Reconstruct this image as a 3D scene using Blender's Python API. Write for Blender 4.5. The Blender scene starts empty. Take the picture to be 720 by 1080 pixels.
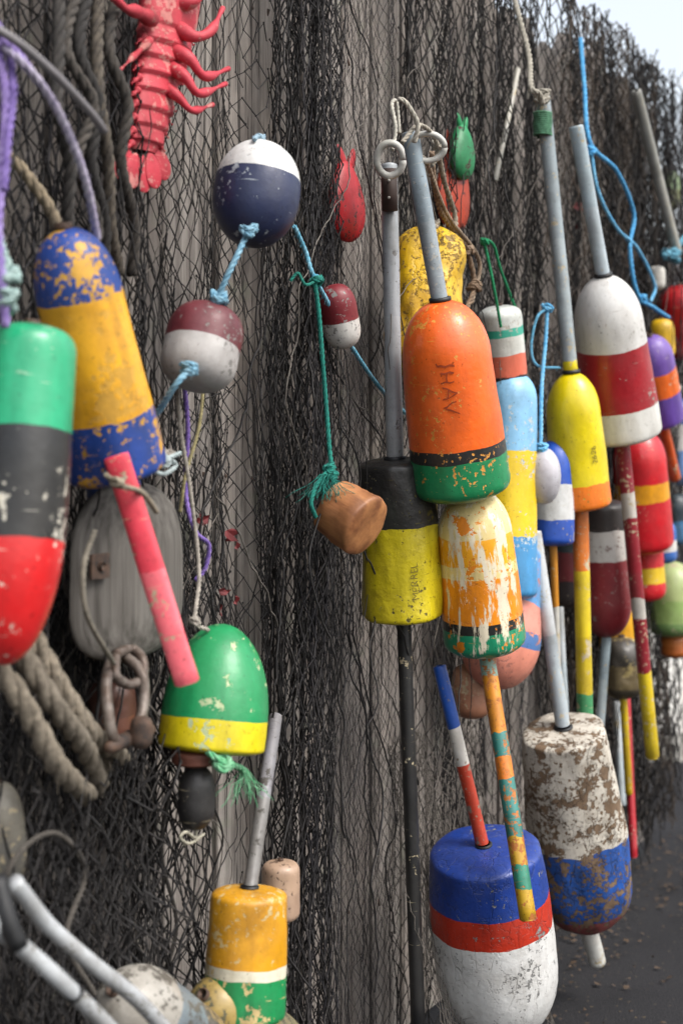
import bpy, math, random, colorsys
import numpy as np
from mathutils import Vector, Matrix, noise
random.seed(5); np.random.seed(5)
S=bpy.context.scene
COL=S.collection
EYE=1.38
# ---------- fence-line survey frame ----------
ANG=math.atan2(0.8725,0.4886)
def P(a,b,d=0.0):
    """survey station a, level b, stand-off d (m) from the fence face -> world point"""
    y=2553.0*(1-d/1.485)/(1200.0-a)
    return Vector(((a-360)/1500.0*y, y, EYE-(b-480)*y/1500.0))
def SC(a,d): return 2553.0*(1-d/1.485)/(1200.0-a)/1500.0
def W(u,h,d): return Vector((-1.702+u*0.4886+d*0.8725, u*0.8725-d*0.4886, h))
def U(a): return 2926.0/(1200-a)
def hx(s):
    s=s.lstrip('#'); o=[]
    for i in (0,2,4):
        c=int(s[i:i+2],16)/255.0
        o.append(c/12.92 if c<=0.04045 else ((c+0.055)/1.055)**2.4)
    return (o[0],o[1],o[2],1)
def hb(s):
    c=hx(s); h,sa,v=colorsys.rgb_to_hsv(*c[:3])
    if sa>0.45: sa=min(1,sa*1.06); v=min(.84,v*1.08)
    return colorsys.hsv_to_rgb(h,sa,v)+(1,)
# ---------- node helpers ----------
class G:
    def __init__(s,name):
        s.m=bpy.data.materials.new(name); s.m.use_nodes=True
        s.t=s.m.node_tree; s.b=s.t.nodes['Principled BSDF']
    def n(s,ty,**k):
        x=s.t.nodes.new(ty)
        for a,v in k.items(): setattr(x,a,v)
        return x
    def l(s,a,b): s.t.links.new(a,b)
    def val(s,sock,v):
        if hasattr(v,'is_linked') or hasattr(v,'links'): s.l(v,sock)
        else: sock.default_value=v
    def math(s,op,a,b=0.0):
        x=s.n('ShaderNodeMath',operation=op); s.val(x.inputs[0],a); s.val(x.inputs[1],b); return x.outputs[0]
    def noise(s,vec,scale,detail=4,rough=0.55,off=0.0,sc=(1,1,1)):
        mp=s.n('ShaderNodeMapping'); s.l(vec,mp.inputs[0]); mp.inputs[1].default_value=(off,off*1.7,off*.6); mp.inputs[3].default_value=sc
        x=s.n('ShaderNodeTexNoise'); s.l(mp.outputs[0],x.inputs['Vector'])
        x.inputs['Scale'].default_value=scale; x.inputs['Detail'].default_value=detail; x.inputs['Roughness'].default_value=rough
        return x.outputs['Fac']
    def mr(s,v,a,b,c=0.0,d=1.0):
        x=s.n('ShaderNodeMapRange'); s.l(v,x.inputs[0])
        for i,q in enumerate((a,b,c,d)): x.inputs[i+1].default_value=q
        return x.outputs[0]
    def mix(s,f,a,b,blend='MIX'):
        x=s.n('ShaderNodeMix',data_type='RGBA',blend_type=blend)
        s.val(x.inputs[0],f); s.val(x.inputs[6],a); s.val(x.inputs[7],b); return x.outputs[2]
    def bump(s,h,st=0.3,dist=0.002):
        x=s.n('ShaderNodeBump'); x.inputs['Strength'].default_value=st; x.inputs['Distance'].default_value=dist
        s.l(h,x.inputs['Height']); s.l(x.outputs[0],s.b.inputs['Normal'])
    def obj(s): return s.n('ShaderNodeTexCoord').outputs['Object']
cnt=[0]
def paint(bands,L,chip=0.3,under='#b9ab8c',rough=0.42,jit=0.02,cs=22,dirt=0.35,streak=0.0,streakcol='#e8e4d8',bump=0.45,name='paint',gloss=0.15,crack=0.0):
    cnt[0]+=1; off=cnt[0]*3.37
    g=G(name); o=g.obj()
    sp=g.n('ShaderNodeSeparateXYZ'); g.l(o,sp.inputs[0])
    t=g.math('MULTIPLY',sp.outputs[2],-1.0/L)
    j=g.math('MULTIPLY',g.math('SUBTRACT',g.noise(o,12,3,0.6,off),0.5),jit*3)
    t=g.math('ADD',t,j)
    r=g.n('ShaderNodeValToRGB'); r.color_ramp.interpolation='CONSTANT'
    e=r.color_ramp.elements
    e[0].position=0; e[0].color=hb(bands[0][1])
    e[1].position=0.9999; e[1].color=hb(bands[-1][1])
    for p,c in bands[1:]:
        q=e.new(p); q.color=hb(c)
    g.l(t,r.inputs[0]); c=r.outputs[0]
    f=g.noise(o,7,4,0.6,off+9)
    c=g.mix(g.mr(f,0.3,0.75,0.0,0.035),c,hx('#e8e2d4'))
    bt=g.noise(o,24,5,0.6,off+11,(1,1,0.3))
    c=g.mix(g.mr(bt,0.4,0.65,0.0,0.28),c,(0.45,0.42,0.40,1),'MULTIPLY')
    if streak>0:
        sk=g.noise(o,30,6,0.7,off+2,(1,1,0.22))
        c=g.mix(g.mr(sk,0.66-0.3*streak,0.70-0.3*streak),c,hx(streakcol))
    cn=g.noise(o,cs,9,0.68,off+4); th=0.715-0.26*chip
    cm=g.mr(cn,th,th+0.012)
    fn=g.math('ADD',g.math('MULTIPLY',g.noise(o,95,4,0.65,off+14),0.6),g.math('MULTIPLY',g.noise(o,10,3,0.5,off+15),0.4))
    cf=g.mr(fn,0.635-0.12*chip,0.65-0.12*chip)
    cm=g.math('MAXIMUM',cm,cf)
    uc=g.mix(g.mr(g.noise(o,50,4,.6,off+21),.35,.65,0,.5),hx(under),tuple(x*.55 for x in hx(under)[:3])+(1,))
    c=g.mix(cm,c,uc)
    dn=g.noise(o,9,8,0.7,off+6)
    c=g.mix(g.mr(dn,0.46,0.78,0.0,min(1,dirt*1.6)),c,(0.30,0.25,0.20,1),'MULTIPLY')
    vs=g.noise(o,26,5,0.6,off+31,(1,1,0.12))
    c=g.mix(g.mr(vs,0.56,0.72,0.0,dirt),c,(0.42,0.38,0.33,1),'MULTIPLY')
    sn=g.noise(o,130,3,0.6,off+7)
    c=g.mix(g.mr(sn,0.65,0.71,0,0.7),c,(0.25,0.22,0.18,1),'MULTIPLY')
    sc=g.noise(o,40,4,0.6,off+8,(0.35,0.35,5))
    c=g.mix(g.mr(sc,0.68,0.71,0,0.6),c,hx(under))
    h=g.math('SUBTRACT',g.math('MULTIPLY',g.noise(o,60,6,0.6,off),0.7),cm)
    if crack>0:
        vo=g.n('ShaderNodeTexVoronoi'); vo.feature='DISTANCE_TO_EDGE'; vo.inputs['Scale'].default_value=34
        mp=g.n('ShaderNodeMapping'); g.l(o,mp.inputs[0]); mp.inputs[3].default_value=(1,1,.35)
        nz=g.n('ShaderNodeVectorMath',operation='ADD'); g.l(mp.outputs[0],nz.inputs[0])
        cb=g.n('ShaderNodeCombineXYZ'); q=g.math('MULTIPLY',g.noise(o,30,4,.6,off),.05); g.l(q,cb.inputs[0]); g.l(q,cb.inputs[1]); g.l(q,cb.inputs[2]); g.l(cb.outputs[0],nz.inputs[1])
        g.l(nz.outputs[0],vo.inputs['Vector']); ck=g.mr(vo.outputs['Distance'],0.0,0.045,1.0,0.0)
        ckm=g.math('MULTIPLY',ck,g.mr(g.noise(o,11,3,.5,off+40),.42,.58,0,crack)); c=g.mix(ckm,c,(0.30,0.28,0.26,1),'MULTIPLY'); h=g.math('SUBTRACT',h,ckm)
    g.l(c,g.b.inputs['Base Color'])
    g.l(g.math('ADD',g.mr(dn,0.3,0.7,rough-0.08,rough+0.2),g.math('MULTIPLY',cm,0.2)),g.b.inputs['Roughness'])
    g.b.inputs['Coat Weight'].default_value=gloss; g.b.inputs['Coat Roughness'].default_value=0.25
    g.bump(h,bump,0.003)
    return g.m
def simple(name,col,rough=0.8,var=0.35,scale=30,bump=0.3,col2=None,sc=(1,1,1),metal=0):
    cnt[0]+=1; g=G(name); o=g.obj(); n=g.noise(o,scale,6,0.65,cnt[0]*2.1,sc)
    c=hx(col); c2=hx(col2) if col2 else tuple(x*(1-var) for x in c[:3])+(1,)
    g.l(g.mix(g.mr(n,0.35,0.65),c,c2),g.b.inputs['Base Color'])
    g.b.inputs['Roughness'].default_value=rough; g.b.inputs['Metallic'].default_value=metal
    if bump: g.bump(n,bump,0.003)
    return g.m
# ---------- mesh helpers ----------
def mkobj(name,v,f,mats,parent=None,smooth=True,mi=None):
    me=bpy.data.meshes.new(name); me.from_pydata([tuple(x) for x in v],[],f)
    for m in (mats if isinstance(mats,(list,tuple)) else [mats]): me.materials.append(m)
    if smooth: me.polygons.foreach_set('use_smooth',[True]*len(me.polygons))
    if mi: me.polygons.foreach_set('material_index',mi)
    me.update()
    ob=bpy.data.objects.new(name,me); COL.objects.link(ob)
    if parent:
        ob.parent=parent; ob.location=-parent.location
    return ob
def group(name,loc=(0,0,0)):
    e=bpy.data.objects.new(name,None); e.empty_display_size=0.05; COL.objects.link(e); e.location=loc; return e
def prof(a=0.3,na=2.0,b=0.1,nb=2.2,rt=1.0,rb=1.0,n=12,belly=0.0):
    pts=[]
    for i in range(n+1):
        th=math.pi/2*i/n; x=math.cos(th)**(2/na) if i<n else 0.0; y=math.sin(th)**(2/na)
        pts.append((a*(1-x),y*rt))
    for i in range(1,16):
        k=i/16; pts.append((a+(1-a-b)*k,rt+(rb-rt)*k+belly*math.sin(math.pi*k)))
    for i in range(n+1):
        th=math.pi/2*i/n; x=math.sin(th)**(2/nb); y=math.cos(th)**(2/nb) if i<n else 0.0
        pts.append((1-b*(1-x),y*rb))
    return pts
def rad_at(pr,t):
    for (t0,r0),(t1,r1) in zip(pr,pr[1:]):
        if t0<=t<=t1 and t1>t0: return r0+(r1-r0)*(t-t0)/(t1-t0)
    return pr[-1][1]
def lathe(name,p0,p1,R,pr,mat,parent,seg=56,lump=0.012,squash=1.0):
    ax=p1-p0; L=ax.length; v=[];f=[]; sd=random.random()*50
    for (t,r) in pr:
        for k in range(seg):
            a=2*math.pi*k/seg
            x=math.cos(a)*r;y=math.sin(a)*r
            q=1+lump*(noise.noise(Vector((x*1.6+sd,y*1.6,t*3)))*1.5+0.5*noise.noise(Vector((x*5,y*5+sd,t*9))))
            v.append((x*R*q,y*R*q*squash,-t*L))
    for i in range(len(pr)-1):
        for k in range(seg):
            k2=(k+1)%seg; f.append((i*seg+k,i*seg+k2,(i+1)*seg+k2,(i+1)*seg+k))
    f.append(tuple(range(seg))); f.append(tuple(reversed(range((len(pr)-1)*seg,len(pr)*seg))))
    f=[tuple(reversed(q)) for q in f]
    ob=mkobj(name,v,f,mat)
    ob.rotation_mode='QUATERNION'; ob.rotation_quaternion=Vector((0,0,-1)).rotation_difference(ax.normalized())
    ob.location=p0
    if parent: ob.parent=parent; ob.location=p0-parent.location
    ob['L']=L
    return ob
def catm(pts,step):
    pts=[Vector(p) for p in pts]; out=[]
    q=[pts[0]*2-pts[1]]+pts+[pts[-1]*2-pts[-2]]
    for i in range(1,len(q)-2):
        a,b,c,d=q[i-1:i+3]; n=max(2,int((c-b).length/step))
        for k in range(n):
            t=k/n; out.append(0.5*((2*b)+(c-a)*t+(2*a-5*b+4*c-d)*t*t+(3*b-a-3*c+d)*t**3))
    out.append(pts[-1]); return out
def tubeVF(pts,rad,sides,v,f,cap=True):
    base=len(v); n=len(pts); up=None
    for i,p in enumerate(pts):
        t=(pts[min(i+1,n-1)]-pts[max(i-1,0)])
        t=t.normalized() if t.length>1e-9 else Vector((0,0,1))
        if up is None: up=t.orthogonal().normalized()
        up=(up-t*up.dot(t)); up=up.normalized() if up.length>1e-6 else t.orthogonal().normalized()
        s=t.cross(up); r=rad[i] if hasattr(rad,'__len__') else rad
        for k in range(sides):
            a=2*math.pi*k/sides; v.append(p+up*(math.cos(a)*r)+s*(math.sin(a)*r))
    for i in range(n-1):
        for k in range(sides):
            k2=(k+1)%sides; f.append((base+i*sides+k,base+i*sides+k2,base+(i+1)*sides+k2,base+(i+1)*sides+k))
    if cap:
        f.append(tuple(base+k for k in reversed(range(sides)))); f.append(tuple(base+(n-1)*sides+k for k in range(sides)))
ropemats={}
def ropemat(c,c2=None):
    k=(c,c2)
    if k not in ropemats: ropemats[k]=simple('rope_fibre',c,0.9,0.45,90,0.5,c2)
    return ropemats[k]
def ropeVF(pts,r,v,f,pitch=7.0,sides=6):
    cl=catm(pts,r*0.7); n=len(cl); up=None; strands=[[],[],[]]; s=0
    for i,p in enumerate(cl):
        t=(cl[min(i+1,n-1)]-cl[max(i-1,0)]); t=t.normalized() if t.length>1e-9 else Vector((0,0,1))
        if up is None: up=t.orthogonal().normalized()
        up=(up-t*up.dot(t)); up=up.normalized() if up.length>1e-6 else t.orthogonal().normalized()
        b=t.cross(up)
        if i: s+=(p-cl[i-1]).length
        for k in range(3):
            a=2*math.pi*(s/(pitch*r)+k/3); strands[k].append(p+(up*math.cos(a)+b*math.sin(a))*r*0.5)
    for k in range(3): tubeVF(strands[k],r*0.56,sides,v,f)
    for i in range(3,n-3,3):
        if random.random()<0.7:
            p=cl[i]; q=Vector((random.gauss(0,1),random.gauss(0,1),random.gauss(0,1))).normalized()
            tubeVF([p+q*r*.8,p+q*r*1.4+Vector((0,0,-r*.2)),p+q*r*1.8+Vector((0,0,-r*.8))],0.0003,3,v,f,False)
def rope(name,pts,r,c,parent=None,c2=None,knots=(),pitch=7.0,frays=()):
    v=[];f=[]; ps=[P(*q) if not isinstance(q,Vector) else q for q in pts]
    ropeVF(ps,r,v,f,pitch)
    for kp in knots:
        c0=P(*kp) if not isinstance(kp,Vector) else kp
        for _ in range(2):
            kk=[c0+Vector((math.cos(a)*2.0*r*random.uniform(.7,1.3),math.sin(a)*2.0*r*random.uniform(.7,1.3),random.uniform(-2,2)*r)) for a in [i*1.5+random.random()*.5 for i in range(9)]]
            ropeVF(kk,r*0.9,v,f,pitch)
    for fp in frays:
        c0=P(*fp) if not isinstance(fp,Vector) else fp
        for _ in range(34):
            q=[c0+Vector((random.gauss(0,.003),random.gauss(0,.003),0))]
            dx=random.gauss(0,.010);dy=random.gauss(0,.010)
            for i in range(1,6): q.append(q[-1]+Vector((dx/2+random.gauss(0,.003),dy/2+random.gauss(0,.003),-random.uniform(.004,.012))))
            tubeVF(q,0.0006,4,v,f)
    return mkobj(name,v,f,ropemat(c,c2),parent)
def stick(name,p0,p1,r,bands,parent,r1=None,squash=1.0,**k):
    L=(p1-p0).length; r1=r1 or r
    pr=[(0,0.6),(0.004,0.97),(0.01,1)]+[(0.01+0.98*i/20,1+(r1/r-1)*i/20) for i in range(1,20)]+[(0.992,r1/r),(1,0.7*r1/r)]
    return lathe(name,p0,p1,r,pr,paint(bands,L,**k),parent,seg=20,lump=0.04,squash=squash)
def collar(name,p,ax,r,mat,parent,thick=0.35):
    ax=ax.normalized(); return lathe(name,p-ax*r*thick,p+ax*r*thick,r,[(0,0.8),(0.12,1),(0.88,1),(1,0.8)],mat,parent,seg=28,lump=0)
rustm=simple('rusty_iron','#5a4436',0.75,0.5,60,0.5,'#2b2522')
blackrub=simple('black_rubber','#17181a',0.55,0.3,40,0.2)
whitepl=simple('white_plastic','#bdbcb6',0.45,0.2,30,0.1,'#97958c')
def buoy(name,top,bot,rpx,d,pr,bands,up=None,down=None,**k):
    p0=P(top[0],top[1],d); p1=P(bot[0],bot[1],d)
    e=group(name,(p0+p1)/2)
    R=rpx*SC((top[0]+bot[0])/2,d); L=(p1-p0).length
    sq=k.pop('lump',0.022)
    ob=lathe('body',p0,p1,R,pr,paint(bands,L,**k),e,lump=sq)
    ob['R']=R
    ax=(p1-p0).normalized()
    if up:
        q=P(*up[:3]); r=up[3]*SC(up[0],d)
        stick('handle',q,p0+ax*0.05*L,r,up[4],e,**(up[5] if len(up)>5 else {}))
        collar('washer',p0-ax*0.001,ax,r*1.3,blackrub,e,.2)
    if down:
        q=P(*down[:3]); r=down[3]*SC(down[0],d)
        stick('spindle',p1-ax*0.05*L,q,r,down[4],e,**(down[5] if len(down)>5 else {}))
    if not up:
        collar('plug',p0-ax*0.002,ax,R*0.16,rustm,e,0.5)
    return e,ob,pr
CAM=Vector((0,0,EYE))
def text_on(buo,txt,t,size,mode,mat,azi=0.0,name='lettering',offs=0.0):
    import bmesh
    e,ob,pr=buo; cu=bpy.data.curves.new('t','FONT'); cu.body=txt; cu.size=size; cu.align_x='CENTER'; cu.align_y='CENTER'; cu.offset=offs
    to=bpy.data.objects.new('t',cu); COL.objects.link(to); bpy.context.view_layer.update()
    dg=bpy.context.evaluated_depsgraph_get(); me=bpy.data.meshes.new_from_object(to.evaluated_get(dg))
    bpy.data.objects.remove(to)
    bm=bmesh.new(); bm.from_mesh(me); bmesh.ops.triangulate(bm,faces=bm.faces[:]); bmesh.ops.subdivide_edges(bm,edges=bm.edges[:],cuts=2); bm.to_mesh(me); bm.free()
    R=ob['R']; L=ob['L']
    wp=e.location+ob.location; c=ob.rotation_quaternion.inverted()@(CAM-wp); ph=math.atan2(c.y,c.x)+azi
    for v in me.vertices:
        x,y=v.co.x,v.co.y
        wob=0.04*size*math.sin(x*160)+0.03*size*math.sin(y*300+x*90)
        x+=wob; y+=0.06*size*math.sin(x*130+1)
        if mode=='down': s=x; a=y
        elif mode=='up': s=-x; a=-y
        else: s=-y; a=x
        tt=t+s/L; rr=R*rad_at(pr,min(max(tt,0),1))*1.008+0.0016; q=ph+a/R
        v.co=Vector((math.cos(q)*rr,math.sin(q)*rr,-tt*L))
    me.materials.append(mat)
    o=bpy.data.objects.new(name,me); COL.objects.link(o); o.parent=e; o.rotation_mode='QUATERNION'
    o.rotation_quaternion=ob.rotation_quaternion; o.location=ob.location
# ---------- WORLD ----------
w=bpy.data.worlds.new("World"); S.world=w; w.use_nodes=True
nt=w.node_tree; bg=nt.nodes['Background']; sky=nt.nodes.new('ShaderNodeTexSky'); sky.sky_type='NISHITA'; sky.sun_disc=False
SE,SA=math.radians(50),math.radians(125)
sky.sun_elevation=SE; sky.sun_rotation=SA; sky.dust_density=4.0; sky.air_density=1.2
hs=nt.nodes.new('ShaderNodeHueSaturation'); hs.inputs['Saturation'].default_value=0.38; hs.inputs['Value'].default_value=2.05
nt.links.new(sky.outputs[0],hs.inputs['Color']); nt.links.new(hs.outputs[0],bg.inputs[0]); bg.inputs[1].default_value=0.15
sd=bpy.data.lights.new('sun','SUN'); sd.energy=2.2; sd.angle=math.radians(18); sd.color=(1,0.96,0.9)
so=bpy.data.objects.new('sun',sd); COL.objects.link(so)
sv=Vector((math.sin(SA)*math.cos(SE),math.cos(SA)*math.cos(SE),math.sin(SE)))
so.rotation_mode='QUATERNION'; so.rotation_quaternion=sv.to_track_quat('Z','Y'); so.location=sv*20
S.view_settings.view_transform='Standard'
# ---------- CAMERA ----------
cd=bpy.data.cameras.new('camera'); cam=bpy.data.objects.new('camera',cd); COL.objects.link(cam); S.camera=cam
cam.location=CAM; cam.rotation_euler=(math.radians(90),0,0)
cd.sensor_fit='HORIZONTAL'; cd.sensor_width=24; cd.lens=50; cd.shift_y=-60/720; cd.clip_end=2000; cd.clip_start=0.05
cd.dof.use_dof=True; cd.dof.focus_distance=2.75; cd.dof.aperture_fstop=2.8
# ---------- GROUND ----------
g=G('asphalt'); o=g.obj(); n1=g.noise(o,220,3,0.7); n2=g.noise(o,3,6,0.6,4)
c=g.mix(g.mr(n1,0.4,0.7),hx('#1c1c1f'),hx('#403f41')); c=g.mix(g.mr(n2,0.4,0.7,0,0.6),c,hx('#19191c'))
n3=g.noise(o,60,2,0.6,7); c=g.mix(g.mr(n3,0.68,0.72),c,hx('#6b5d48'))
g.l(c,g.b.inputs['Base Color']); g.b.inputs['Roughness'].default_value=0.95; g.b.inputs['Specular IOR Level'].default_value=.25; g.bump(n1,0.9,0.008); asph=g.m
mkobj('asphalt_ground',[(-600,-600,0),(600,-600,0),(600,900,0),(-600,900,0)],[(0,1,2,3)],asph,smooth=False)
conc=simple('concrete','#c4c1b9',0.85,0.25,12,0.3,'#a5a199')
def box(v,f,x0,x1,y0,y1,z0,z1):
    b=len(v); v+= [(x,y,z) for z in (z0,z1) for x,y in ((x0,y0),(x1,y0),(x1,y1),(x0,y1))]
    f+= [(b,b+3,b+2,b+1),(b+4,b+5,b+6,b+7),(b,b+1,b+5,b+4),(b+1,b+2,b+6,b+5),(b+2,b+3,b+7,b+6),(b+3,b,b+4,b+7)]
v=[];f=[]
for i in range(12): box(v,f,-8+i*2.0,-8+i*2.0+1.985,6.4,6.58,0,0.13)
box(v,f,-8,16,6.585,11.5,0,0.125)
mkobj('pavement',v,f,conc,smooth=False)
# ---------- FENCE ----------
g=G('weathered_wood'); o=g.obj(); geo=g.n('ShaderNodeNewGeometry'); rnd=geo.outputs['Random Per Island']
cmb=g.n('ShaderNodeCombineXYZ'); g.l(g.math('MULTIPLY',rnd,7.0),cmb.inputs[2]); g.l(g.math('MULTIPLY',rnd,3.0),cmb.inputs[0])
va=g.n('ShaderNodeVectorMath',operation='ADD'); g.l(o,va.inputs[0]); g.l(cmb.outputs[0],va.inputs[1]); vv=va.outputs[0]
gr=g.noise(vv,55,6,0.7,0,(1,1,0.045)); g2=g.noise(vv,7,7,0.7,3,(1,1,0.22)); g3=g.noise(vv,130,4,0.6,1,(1,1,0.02))
c=g.mix(g.mr(gr,0.32,0.68),hx('#68625e'),hx('#b8b1aa'))
c=g.mix(g.mr(g2,0.38,0.66,0,0.6),c,hx('#7d726a'))
c=g.mix(g.mr(g3,0.58,0.64,0,0.85),c,hx('#211d1b'))
c=g.mix(g.mr(rnd,0,1,0,0.4),c,hx('#4b4541'))
c=g.mix(g.mr(g.noise(vv,5,5,0.6,18),0.55,0.75,0,0.4),c,hx('#bdb0a2'))
c=g.mix(g.mr(g.noise(vv,14,3,0.5,8),0.62,0.75,0,0.35),c,hx('#727c66'))
g.l(c,g.b.inputs['Base Color']); g.b.inputs['Roughness'].default_value=0.92
g.bump(g.math('SUBTRACT',gr,g.mr(g3,0.58,0.64)),0.9,0.008); woodm=g.m
fe=group('wooden_fence',(-1.702,0,0)); fe.rotation_euler=(0,0,ANG)
v=[];f=[]
u=1.0; k=0; nv=[];nf=[]
while u<5.60:
    wd=random.uniform(0.125,0.165); x0,x1=u+0.004,u+wd-0.006; top=2.62+random.uniform(-0.06,0.10)
    y0=0.0+random.uniform(-0.005,0.005); b=len(v); m=(x0+x1)/2; s1=random.uniform(0.0,0.03); 
    ring=[(x0,0.05),(x1,0.05),(x1,top-0.05-s1),(m+wd*.2,top),(m-wd*.15,top+random.uniform(-.02,.01)),(x0,top-0.06)]
    for yy in (y0,y0+0.02):
        for (xx,zz) in ring: v.append((xx,yy,zz))
    f.append(tuple(b+i for i in range(6))); f.append(tuple(b+6+i for i in reversed(range(6))))
    for i in range(6):
        j=(i+1)%6; f.append((b+i,b+6+i,b+6+j,b+j))
    for z in (0.39,1.34,2.24):
        for dx in (.03,wd-.035):
            tubeVF([Vector((u+dx,y0-.002,z+random.uniform(-.02,.02))),Vector((u+dx,y0+.004,z))],.0035,8,nv,nf)
    u+=wd
UEND=u
ob=mkobj('pickets',v,f,woodm,smooth=False); ob.parent=fe
bv=ob.modifiers.new('b','BEVEL'); bv.width=0.002; bv.segments=1
ob=mkobj('nails',nv,nf,rustm); ob.parent=fe
v=[];f=[]; u=0.95
while u<UEND-.12:
    box(v,f,u,u+0.12,0.045,0.062,0.06,2.5+random.uniform(0,.06)); u+=0.123
ob=mkobj('gap_blocking_boards',v,f,woodm,smooth=False); ob.parent=fe  # unseen second row, added so bright sky stays out of the picket gaps
v=[];f=[]
for z in (0.35,1.3,2.2): box(v,f,0.98,UEND-.02,0.066,0.11,z,z+0.09)
for u in (1.2,3.3,5.45): box(v,f,u,u+0.1,0.114,0.21,0,2.75)
ob=mkobj('rails_and_posts',v,f,woodm,smooth=False); ob.parent=fe
# ---------- NETS ----------
def ns(x,y,seed,n=5):
    r=np.random.RandomState(seed); o=0*x
    for i in range(n):
        a=r.uniform(-1,1,2)*(1+0.7*i); o=o+np.sin(a[0]*x*3+a[1]*y*3+r.uniform(0,6.28))/(1+0.35*i)
    return o/2.4
def tubes_np(name,A,B,r,mat):
    t=B-A; t/= (np.linalg.norm(t,axis=1,keepdims=True)+1e-9)
    ref=np.where(np.abs(t[:,1:2])<0.9,np.array([[0,1.,0]]),np.array([[1.,0,0]]))
    s=np.cross(t,ref); s/=(np.linalg.norm(s,axis=1,keepdims=True)+1e-9); q=np.cross(t,s)
    n=len(A); V=np.empty((n,6,3)); rr=r if np.isscalar(r) else r[:,None]
    for k in range(3):
        a=2*math.pi*k/3; off=(s*math.cos(a)+q*math.sin(a))*rr; V[:,k]=A+off; V[:,k+3]=B+off
    base=(np.arange(n)*6)[:,None]
    F=np.concatenate([base+np.array([[k,(k+1)%3,(k+1)%3+3,k+3]]) for k in range(3)],axis=1).reshape(-1)
    me=bpy.data.meshes.new(name); me.vertices.add(n*6); me.vertices.foreach_set('co',V.reshape(-1))
    me.loops.add(n*12); me.loops.foreach_set('vertex_index',F.astype(np.int32))
    me.polygons.add(n*3); me.polygons.foreach_set('loop_start',np.arange(0,n*12,4,dtype=np.int32))
    me.polygons.foreach_set('use_smooth',np.ones(n*3,dtype=bool))
    me.update(calc_edges=True); me.materials.append(mat)
    ob=bpy.data.objects.new(name,me); COL.objects.link(ob); ob.location=(-1.702,0,0); ob.rotation_euler=(0,0,ANG)
    return ob
def net(name,u0,u1,h0,h1,w_,hh,d0,mat,r=0.0011,gather=0.0,gf=3.0,fold=0.02,ff=6.0,seed=1,jit=0.12,hole=0.12,flare=0.0,slant=0.0,knot=True):
    nc=max(2,int((u1-u0)/w_)); nr=int((h1-h0)/hh); rs=np.random.RandomState(seed)
    I,J=np.meshgrid(np.arange(nc),np.arange(nr),indexing='ij')
    u=u0+(I+0.5*(J%2))*w_; h=h1-J*hh
    uu=u+gather*ns(u*gf,h*0.55,seed)+gather*0.35*ns(u*gf*2.7,h*1.3,seed+3)+slant*(h1-h)+rs.normal(0,jit*w_*.6,u.shape)
    hh_=h+0.03*ns(u*2.2,h*1.5,seed+7)+0.05*ns(u*5,h*.2,seed+8)*(h<h1-0.02)+rs.normal(0,jit*hh*.35,u.shape)
    d=d0+fold*(ns(u*ff,h*0.6,seed+11)+0.5*ns(u*ff*2.3,h*1.7,seed+12))+rs.normal(0,0.002,u.shape)
    d=d+flare*np.clip(0.8-hh_,0,1)**1.5
    d=np.maximum(d,0.006); hh_=np.maximum(hh_,0.008)
    V=np.stack([uu,-d,hh_],-1)
    Aa=[];Bb=[]
    a=V[:,:-1]; b=V[:,1:]; Aa.append(a.reshape(-1,3));Bb.append(b.reshape(-1,3))
    ev=V[1:,:-1][:,0::2]; o1=V[:-1,1:][:,0::2]; Aa.append(ev.reshape(-1,3));Bb.append(o1.reshape(-1,3))
    od=V[:-1,:-1][:,1::2]; o2=V[1:,1:][:,1::2]; Aa.append(od.reshape(-1,3));Bb.append(o2.reshape(-1,3))
    A=np.concatenate(Aa);B=np.concatenate(Bb)
    hm=ns(A[:,0]*4,A[:,2]*3,seed+20)+rs.uniform(-.2,.2,len(A))
    keep=(hm<1.0-hole*4)|(rs.uniform(size=len(A))<0.02)
    ln=np.linalg.norm(A-B,axis=1); keep&=ln<0.25
    A=A[keep];B=B[keep]
    rad=r*rs.uniform(0.75,1.3,len(A))
    if knot:
        K=A; A=np.concatenate([A,K+np.array([0,0,r*1.6])]); B=np.concatenate([B,K-np.array([0,0,r*1.6])]); rad=np.concatenate([rad,np.full(len(K),r*1.9)])
    return tubes_np(name,A,B,rad,mat)
nblack=simple('tarred_twine','#151416',0.75,0.4,20,0.0,'#2e2b2a')
ngrey=simple('grey_twine','#7b756e',0.9,0.4,8,0.0,'#4f4a45')
nbrown=simple('brown_twine','#5d5147',0.9,0.4,8,0.0,'#2f2a26')
ndark=simple('dark_twine','#222126',0.8,0.4,8,0.0,'#413e3e')
net('fishing_net',U(330),5.65,0.05,2.6,0.030,0.024,0.02,ngrey,0.0007,0.03,2.0,0.012,4,seed=3,hole=0.14)
net('fishing_net',2.0,U(245),0.1,2.7,0.030,0.028,0.04,nblack,0.0011,0.06,2.4,0.03,6,seed=12,hole=0.19)
net('fishing_net',U(240),U(330),0.1,2.8,0.0125,0.024,0.06,nblack,0.0014,0.03,6,0.035,16,seed=31,hole=0.02)
net('fishing_net',U(252),U(318),0.0,2.8,0.0125,0.028,0.09,nblack,0.0014,0.04,7,0.03,18,seed=37,hole=0.04)
net('fishing_net',U(262),U(316),0.0,2.8,0.015,0.034,0.12,ndark,0.0014,0.04,7,0.03,18,seed=39,hole=0.10)
net('fishing_net',U(318),U(405),0.0,2.8,0.0195,0.0185,0.05,ndark,0.0007,0.015,4,0.018,9,seed=41,hole=-0.1,jit=.06)
net('fishing_net',U(-160),U(125),0.0,2.6,0.017,0.026,0.06,nblack,0.0015,0.05,5,0.035,14,seed=51,hole=0.03)
net('fishing_net',U(-80),U(105),0.0,2.6,0.022,0.032,0.09,ndark,0.0016,0.06,6,0.04,14,seed=52,hole=0.08)
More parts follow.
